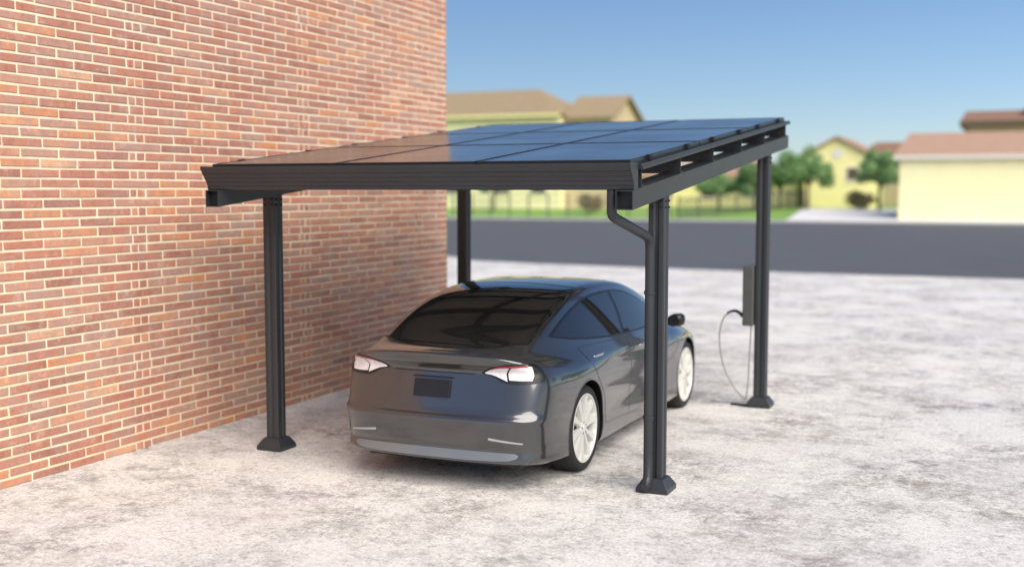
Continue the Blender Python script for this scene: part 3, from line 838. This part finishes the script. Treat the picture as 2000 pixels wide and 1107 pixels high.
    for a in (-.045, -.015, .015, .045): gr.lathe([(Rr - .002, a - .003), (Rr + .0006, a - .003), (Rr + .0006, a + .003), (Rr - .002, a + .003)], 72)
    gr_me = gr.mesh('tread_groove', M['alu2'])
    rm = MB()
    rm.lathe([(.252, -.085), (.252, .078), (.262, .094), (.268, .098), (.268, .104), (.260, .105), (.252, .096), (.246, .080), (.240, .04), (.236, -.02)], 64)
    for k in range(10):
        a = 2 * math.pi * k / 10
        for da, w0 in ((0.0, .020),):
            def q(r_, side, ax): 
                an = a + da; return (ax, r_ * math.cos(an) - side * math.sin(an), r_ * math.sin(an) + side * math.cos(an))
            rm.loft([[q(.052, -.019, .060), q(.052, .019, .060), q(.052, .013, .090), q(.052, -.013, .090)],
                     [q(.13, -.022, .058), q(.13, .022, .058), q(.13, .014, .094), q(.13, -.014, .094)],
                     [q(.250, -.040, .050), q(.250, .040, .050), q(.250, .030, .097), q(.250, -.030, .097)]])
    rm.lathe([(.0, .098), (.030, .098), (.034, .094), (.056, .092), (.064, .084), (.066, .055), (.0, .05)], 40)
    rim_me = rm.mesh('rim', M['rim'])
    nt2 = MB()
    for k in range(5):
        a = 2 * math.pi * k / 5 + .31
        nt2.tube([(.088, .045 * math.cos(a), .045 * math.sin(a)), (.0955, .045 * math.cos(a), .045 * math.sin(a))], .007, 8)
    nut_me = nt2.mesh('wheel_nuts', M['black'])
    dk = MB(); dk.lathe([(.0, .012), (.165, .012), (.165, -.01), (.0, -.01)], 48)
    disc_me = dk.mesh('brake_disc', M['tyre'])
    for y in (WR_Y, WF_Y):
        for s in (-1, 1):
            wh = bpy.data.objects.new('wheel', None); col.objects.link(wh); wh.parent = car; wh.empty_display_size = .1
            wh.location = (s * .755, y, WH_Z); wh.rotation_euler = (rnd.uniform(0, 1), 0, 0 if s > 0 else math.pi)
            t_ = link('tyre', tyre_me, wh); r2 = link('rim', rim_me, wh); autosmooth(r2, 30)
            link('tread_groove', gr_me, wh); link('wheel_nut', nut_me, wh); link('brake_disc', disc_me, wh)
build_car()

# ------------------------------------------------------------------ charging point on the rear post
def build_charger():
    ch = thing('charging_point', 'tall grey electric car charging box with looped cable on the carport post', 'charger', (-2.53, 11.54, 0.82))
    b = MB(); b.box((-.054, -.105, 0), (.054, .105, .60)); b.build('housing', M['charger'], ch, bevel=.012, seg=3)
    b = MB(); b.box((-.0575, -.075, .33), (-.0535, .075, .54)); b.build('front_panel', M['black'], ch, bevel=.0015)
    b = MB(); b.box((-.066, -.04, .05), (-.050, .04, .125)); b.build('plug_holster', M['black'], ch, bevel=.004)
    b = MB(); pts = spline([(-.066, -.01, .085), (-.095, -.012, .115), (-.14, -.015, .137), (-.19, -.02, .130), (-.225, -.024, .105)], 5)
    b.tube(pts, [.020 - .010 * i / (len(pts) - 1) for i in range(len(pts))], 12); b.build('plug', M['black'], ch, smooth=True)
    b = MB(); pts = spline([(-.220, -.024, .110), (-.262, -.03, .05), (-.296, -.03, -.09), (-.285, -.035, -.28), (-.235, -.04, -.46), (-.15, -.045, -.62), (-.07, -.05, -.712), (-.02, -.06, -.745), (.0, -.07, -.69), (.010, -.07, -.55), (.018, -.06, -.30), (.024, -.05, -.10), (.026, -.04, .01)], 8)
    b.tube(pts, .0075, 10); b.build('cable', M['cable'], ch, smooth=True)
    b = MB(); pts = spline([(-.165, -.05, -.808), (-.10, -.06, -.806), (-.02, -.08, -.808), (.02, -.085, -.805)], 6)
    b.tube(pts, .012, 10); b.build('floor_conduit', M['black'], ch, smooth=True)
build_charger()

# ------------------------------------------------------------------ houses across the road
def gable_roof(b, x0, x1, y0, y1, ze, zr, ov=.35, axis='x', th=.18):
    """solid two-slope roof; ridge along axis"""
    def pr(a, ze_, zr_):
        if axis == 'x': return [(a, y0 - ov, ze_ - th), (a, y0 - ov, ze_), (a, (y0 + y1) / 2, zr_), (a, y1 + ov, ze_), (a, y1 + ov, ze_ - th), (a, (y0 + y1) / 2, zr_ - th)]
        return [(x0 - ov, a, ze_ - th), (x0 - ov, a, ze_), ((x0 + x1) / 2, a, zr_), (x1 + ov, a, ze_), (x1 + ov, a, ze_ - th), ((x0 + x1) / 2, a, zr_ - th)]
    a0, a1 = (x0 - ov, x1 + ov) if axis == 'x' else (y0 - ov, y1 + ov)
    b.loft([pr(a0, ze, zr), pr(a1, ze, zr)])
def hip_roof(b, x0, x1, y0, y1, ze, zr, ov=.45, hx=None, th=.20):
    X0, X1, Y0, Y1 = x0 - ov, x1 + ov, y0 - ov, y1 + ov; ym = (Y0 + Y1) / 2
    hx = hx or (Y1 - Y0) / 2
    vs = [(X0, Y0, ze - th), (X1, Y0, ze - th), (X1, Y1, ze - th), (X0, Y1, ze - th), (X0, Y0, ze), (X1, Y0, ze), (X1, Y1, ze), (X0, Y1, ze), (X0 + hx, ym, zr), (X1 - hx, ym, zr)]
    b.add(vs, [(3, 2, 1, 0), (0, 1, 5, 4), (1, 2, 6, 5), (2, 3, 7, 6), (3, 0, 4, 7), (4, 5, 9, 8), (5, 6, 9), (6, 7, 8, 9), (7, 4, 8)])
def gable_walls(b, x0, x1, y0, y1, z0, ze, zr, axis):
    if axis == 'y':
        pr = [(x0, z0), (x1, z0), (x1, ze), ((x0 + x1) / 2, zr), (x0, ze)]
        b.loft([[(x, y, z) for x, z in pr] for y in (y0, y1)])
    else:
        pr = [(y0, z0), (y1, z0), (y1, ze), ((y0 + y1) / 2, zr), (y0, ze)]
        b.loft([[(x, y, z) for y, z in pr] for x in (x0, x1)])
def window(par, O, x0, x1, z0, z1, y, sill=True, mat='wglass', face='y'):
    def pt(u, d, z): return Vector((u, y - d, z)) - O if face == 'y' else Vector((y + d, u, z)) - O
    b = MB(); fr = .09
    def rr(i, d): return [pt(x0 - i, d, z0 - i), pt(x1 + i, d, z0 - i), pt(x1 + i, d, z1 + i), pt(x0 - i, d, z1 + i)]
    b.loft([rr(fr, -.02), rr(fr, .05), rr(0, .05), rr(0, -.02)], caps=False)
    wf = b.build('window', M['trim'], par)
    b = MB(); b.loft([rr(0, -.01), rr(0, .012)]); b.build('pane', M[mat], wf)
    if sill:
        b = MB(); b.loft([[pt(x0 - .15, d, z0 - fr - .07) for d in (-.01, .10)] + [pt(x0 - .15, d, z0 - fr - .002) for d in (.10, -.01)], [pt(x1 + .15, d, z0 - fr - .07) for d in (-.01, .10)] + [pt(x1 + .15, d, z0 - fr - .002) for d in (.10, -.01)]])
        b.build('sill', M['trim'], wf)
def off(b, O): b.v = [tuple(Vector(q) - O) for q in b.v]; return b

def build_far_houses():
    # long tan-roofed house
    y0 = 92.0; O = Vector((-40, y0, lawn_z(y0)))
    h = thing('house', 'long two-storey house with tan hipped roof behind the solar roof', 'house', O)
    zg = lawn_z(y0) - .3
    b = MB(); b.box((-72, y0, zg), (-36.6, y0 + 11, 8.35)); off(b, O).build('wall', M['cream'], h)
    b = MB(); hip_roof(b, -72, -36.9, y0, y0 + 11, 8.62, 11.20, .55, 4.4, .10); off(b, O).build('roof', M['roofA'], h)
    b = MB(); b.box((-72.6, y0 - .62, 8.36), (-36.4, y0 - .56, 8.58)); off(b, O).build('fascia', M['yellow'], h)
    b = MB(); gable_walls(b, -36.58, -32.4, y0 + 1.0, y0 + 8.5, zg, 8.2, 10.10, 'x'); off(b, O).build('wall', M['tan'], h)
    b = MB(); gable_roof(b, -36.2, -32.4, y0 + 1.0, y0 + 8.5, 8.30, 10.35, .5, 'x'); off(b, O).build('roof', M['roofA'], h)
    for x in (-68, -63, -57, -52, -47, -42, -38.6):
        window(h, O, x - .7, x + .7, 5.6, 7.1, y0); window(h, O, x - .7, x + .7, 1.9, 3.4, y0)
    window(h, O, y0 + 4, y0 + 5.4, 6.2, 7.6, -32.4, face='x')
    # gabled yellow house
    y0 = 100.0; O = Vector((-14.2, y0, lawn_z(y0)))
    h = thing('house', 'yellow gabled house with a small brown window between two round trees', 'house', O)
    b = MB(); gable_walls(b, -17.5, -12.1, y0, y0 + 10, .2, 4.95, 6.45, 'y'); off(b, O).build('wall', M['yellow'], h)
    b = MB(); gable_roof(b, -17.5, -12.1, y0, y0 + 10, 5.02, 6.66, .38, 'y'); off(b, O).build('roof', M['roofB'], h)
    window(h, O, -13.95, -13.05, 2.95, 3.95, y0, mat='fascia')
    b = MB(); b.loft([[(-14.75 + .42 * math.cos(a), y, 5.15 + .42 * math.sin(a)) for a in (2 * math.pi * j / 24 for j in range(24))] for y in (y0 - .06, y0 + .02)])
    off(b, O).build('gable_disc', M['trim'], h)  # pale round disc on the gable
    # low yellow house behind the fence
    y0 = 103.0; O = Vector((-24, y0, lawn_z(y0)))
    h = thing('house', 'low yellow house behind the picket fence and trees', 'house', O)
    b = MB(); b.box((-33.5, y0, .2), (-18.6, y0 + 9, 3.3)); off(b, O).build('wall', M['yellow'], h)
    b = MB(); hip_roof(b, -33.5, -18.6, y0, y0 + 9, 3.45, 4.9, .5); off(b, O).build('roof', M['roofB'], h)
    for x in (-30.5, -26.5, -22): window(h, O, x - .6, x + .6, 1.5, 2.7, y0)
    # cream garage building on the right
    y0 = 82.0; O = Vector((0, y0, lawn_z(y0)))
    h = thing('garage', 'long plain cream building with white eaves and clay-coloured hipped roof', 'garage', O)
    b = MB(); b.box((-8.02, y0, .0), (14, y0 + 8, 4.2)); off(b, O).build('wall', M['cream'], h)
    b = MB(); hip_roof(b, -8.02, 14, y0, y0 + 8, 4.44, 6.10, .38, .62, .03); off(b, O).build('roof', M['roofB'], h)
    b = MB(); b.box((-8.42, y0 - .40, 4.20), (14.4, y0 - .30, 4.43)); off(b, O).build('fascia', M['trim'], h)
    b = MB(); b.box((-8.42, y0 - .295, 4.12), (14.4, y0 - .004, 4.18)); off(b, O).build('soffit', M['trim'], h)
    # taller brown-roofed house behind it
    y0 = 101.0; O = Vector((4, y0, lawn_z(y0)))
    h = thing('house', 'brown-roofed house rising behind the cream garage building', 'house', O)
    b = MB(); b.box((-4.7, y0, .2), (14, y0 + 9, 7.25)); off(b, O).build('wall', M['tan'], h)
    b = MB(); hip_roof(b, -4.7, 14, y0, y0 + 9, 7.65, 8.75, .6, .25, .42); off(b, O).build('roof', M['roofC'], h)
    b = MB(); b.box((-5.2, y0 - .62, 7.12), (14.5, y0 - .605, 7.64)); off(b, O).build('fascia', M['fascia'], h)
    b = MB(); hip_roof(b, -.2, 14, y0 + 2, y0 + 10, 8.70, 9.9, .4, 2.2); off(b, O).build('upper_roof', M['roofC'], h)
    for x in (-2.5, 1.5): window(h, O, x - .6, x + .6, 5.0, 6.3, y0)
    # small roof far behind the right-hand tree
    y0 = 118.0; O = Vector((-13, y0, lawn_z(y0)))
    h = thing('house', 'distant house with a dull purple-brown roof, mostly hidden by a tree', 'house', O)
    b = MB(); b.box((-15.4, y0, .2), (-10.2, y0 + 8, 5.2)); off(b, O).build('wall', M['tan'], h)
    b = MB(); hip_roof(b, -15.4, -10.2, y0, y0 + 8, 5.35, 6.9, .4, 1.6); off(b, O).build('roof', M['roofC'], h)
build_far_houses()

# ------------------------------------------------------------------ fences
def build_fences():
    O = Vector((-34, 79.2, lawn_z(79.2)))
    f = thing('fence', 'open rail fence with dark posts along the lawn edge by the road', 'fence', O)
    xs = [-46.5 + 1.56 * i for i in range(16)]
    for x in xs:
        b = MB(); z = lawn_z(79.2) - .05; b.box((x - .05, 79.15, z), (x + .05, 79.25, z + 1.75)); off(b, O).build('fence_post', M['darkmetal'], f)
    for z in (.62, 1.18, 1.72):
        b = MB(); b.box((xs[0] - .1, 79.105, lawn_z(79.2) + z - .03), (xs[-1] + .05, 79.148, lawn_z(79.2) + z + .03)); off(b, O).build('fence_rail', M['wood'], f)
    A, B = Vector((-22.6, 79.6)), Vector((-16.9, 97.0))
    O = Vector((A.x, A.y, lawn_z(A.y)))
    f = thing('fence', 'close-set dark picket fence running back beside the lawn under the trees', 'fence', O)
    n = 92; pk = MB(); d = (B - A).normalized(); ln = (B - A).length; ang = math.atan2(d.y, d.x)
    for i in range(n):
        q = A + (B - A) * (i / (n - 1)); z = lawn_z(q.y) - .02
        m = Matrix.Translation((q.x, q.y, z)) @ Matrix.Rotation(ang, 4, 'Z')
        hgt = 1.55 + rnd.uniform(-.03, .03)
        pk.box((-.022, -.012, 0), (.022, .012, hgt), m)
    pk = off(pk, O).build('picket', M['darkmetal'], f); pk['kind'] = 'stuff'
    for i in range(8):
        q = A + (B - A) * (i / 7); z = lawn_z(q.y) - .05
        b = MB(); b.box((-.05, .030, 0), (.05, .13, 1.62), Matrix.Translation((q.x, q.y, z)) @ Matrix.Rotation(ang, 4, 'Z')); off(b, O).build('fence_post', M['darkmetal'], f)
    for hgt in (.35, 1.25):
        b = MB(); rings = []
        for i in range(12):
            q = A + (B - A) * (i / 11); z = lawn_z(q.y) + hgt
            m = Matrix.Translation((q.x, q.y, z)) @ Matrix.Rotation(ang, 4, 'Z')
            rings.append([m @ Vector(p) for p in ((0, .0125, -.04), (0, .03, -.04), (0, .03, .04), (0, .0125, .04))])
        b.loft(rings); off(b, O).build('fence_rail', M['darkmetal'], f)
build_fences()

# ------------------------------------------------------------------ trees and bushes
def leaf_cloud(rg, blobs, n, size, origin):
    b = MB(); tones = []
    tot = sum(r_ ** 2 for _, r_ in blobs)
    for c, r_ in blobs:
        k = int(n * r_ ** 2 / tot)
        for _ in range(k):
            while True:
                d = Vector((rg.gauss(0, 1), rg.gauss(0, 1), rg.gauss(0, 1)))
                if d.length > .1: break
            d.normalize(); rr = r_ * (rg.random() ** .33) * rg.uniform(.82, 1.12)
            p = Vector(c) + Vector((d.x, d.y, d.z * .85)) * rr
            s = size * rg.uniform(.6, 1.35)
            nn = (d + Vector((rg.uniform(-1, 1), rg.uniform(-1, 1), rg.uniform(-.3, 1)))).normalized()
            u = nn.cross(Vector((rg.uniform(-1, 1), rg.uniform(-1, 1), rg.uniform(-1, 1)))).normalized(); v = nn.cross(u)
            q = p - origin
            b.add([q - u * s, q + v * s * .45 - u * s * .1, q + u * s, q - v * s * .45 - u * s * .1], [(0, 1, 2, 3)])
            tones.append(rg.random())
    return b, tones
def foliage(name, b, tones, mat, parent):
    me = b.mesh(name, mat, fix=False)
    ca = me.attributes.new('tone', 'FLOAT', 'FACE'); ca.data.foreach_set('value', tones)
    return link(name, me, parent)
def tree(label, x, y, zc, r_, seed, mat='leafA', n=4300, leaf=.15, tall=1.0, group=None, z0=None):
    rg = random.Random(seed); z0 = lawn_z(y) if z0 is None else z0
    O = Vector((x, y, z0))
    t = thing('tree', label, 'tree', O)
    if group: t['group'] = group
    H = zc - z0
    tr = MB(); top = Vector((rg.uniform(-.1, .1), rg.uniform(-.1, .1), H * .95))
    pts = spline([(0, 0, -.1), (rg.uniform(-.08, .08), rg.uniform(-.08, .08), H * .4), tuple(top)], 5)
    k0 = .05 + r_ * .045
    tr.tube(pts, [k0 * (1.3 - .95 * i / (len(pts) - 1)) for i in range(len(pts))], 8)
    blobs = [(O + Vector((0, 0, H)), r_ * .62)]
    for i in range(13):
        a = 2 * math.pi * i / 13 * 2.4 + rg.uniform(-.4, .4); el = rg.uniform(-.55, 1.0)
        dd = Vector((math.cos(a) * math.cos(el), math.sin(a) * math.cos(el), math.sin(el) * tall)) * r_ * rg.uniform(.45, .95)
        e = Vector((0, 0, H)) + dd
        st = Vector((0, 0, H * rg.uniform(.45, .75)))
        tr.tube(spline([tuple(st), tuple((st + e) / 2 + Vector((0, 0, .12 * r_))), tuple(e)], 4), [k0 * .5 * (1 - .8 * i_ / 8) for i_ in range(9)], 6)
        blobs.append((O + e, r_ * rg.uniform(.20, .44)))
    tr.build('trunk', M['bark'], t, smooth=True)
    b, tones = leaf_cloud(rg, blobs, n, leaf, O)
    foliage('crown', b, tones, M[mat], t)
    return t
def bush(label, x, y, r_, h, seed, mat, n=1800, z0=None):
    rg = random.Random(seed); z0 = lawn_z(y) if z0 is None else z0; O = Vector((x, y, z0))
    t = thing('bush', label, 'bush', O)
    blobs = [(O + Vector((rg.uniform(-.6, .6) * r_, rg.uniform(-.5, .5) * r_, h * rg.uniform(.35, .7))), r_ * rg.uniform(.35, .55)) for _ in range(7)]
    tr = MB()
    for c, _ in blobs: tr.tube(spline([(0, 0, -.05), tuple((c - O) * .5 + Vector((0, 0, .1))), tuple(c - O)], 3), [.03, .028, .025, .02, .016, .012, .01], 5)
    tr.build('stem', M['bark'], t)
    b, tones = leaf_cloud(rg, blobs, n, .12, O)
    foliage('foliage', b, tones, M[mat], t)
def at(px, py, Y):                                    # point at depth Y seen through a pixel of the photograph
    fw = Vector((-math.sin(YAW), math.cos(YAW), 0)); r_ = Vector((math.cos(YAW), math.sin(YAW), 0))
    f = fw * math.cos(PITCH) + Vector((0, 0, -math.sin(PITCH))); u = fw * math.sin(PITCH) + Vector((0, 0, math.cos(PITCH)))
    d = f + r_ * (px - 1000) / 2254 - u * (py - 553.5) / 2254
    return Vector((0, 0, CAM_H)) + d * (Y / d.y)
def tree_px(label, px, py, rpx, Y, seed, **kw):
    p = at(px, py, Y); s = 2254 / (Vector((p.x, p.y, 0)).length * .97)
    return tree(label, p.x, Y, p.z, rpx / s, seed, **kw)
tree_px('round green tree standing left of the yellow gabled house', 1578, 332, 50, 95, 1, mat='leafA')
tree_px('round green tree between the yellow gabled house and cream garage', 1720, 336, 44, 93, 2, mat='leafA')
tree_px('dark green tree beside the charging post, over the picket fence', 1475, 352, 44, 92, 3, mat='leafB')
tree_px('spreading green tree overhanging the middle of the picket fence', 1405, 362, 42, 94, 4, mat='leafA', tall=.7)
tree_px('pale green tree between the rear carport post and the round tree', 1523, 348, 36, 99, 5, mat='leafA')
tree_px('small tree behind the rail fence beside the rear left post', 965, 352, 34, 88, 12, mat='leafA')
bush('dry brown-green bush beneath the tree by the cream garage', *at(1690, 395, 95).xy, 1.5, 1.6, 8, 'leafC')
bush('dry bush behind the end of the rail fence', *at(1160, 392, 86).xy, 1.3, 1.7, 9, 'leafC')
# trees that the car's flank mirrors: they stand along the yard to the right
for i, (x, y, zc, r_) in enumerate(((9.5, 33.0, 3.4, 2.0), (13.5, 25.0, 3.8, 2.2), (16.5, 41.0, 3.6, 2.1))):
    tree(('leafy tree at the far corner of the pale yard', 'leafy tree on the side of the pale yard away from the brick house', 'leafy tree growing by the road beyond the yard')[i], x, y, zc, r_, 30 + i, mat='leafA', n=4200, leaf=.20, z0=0)
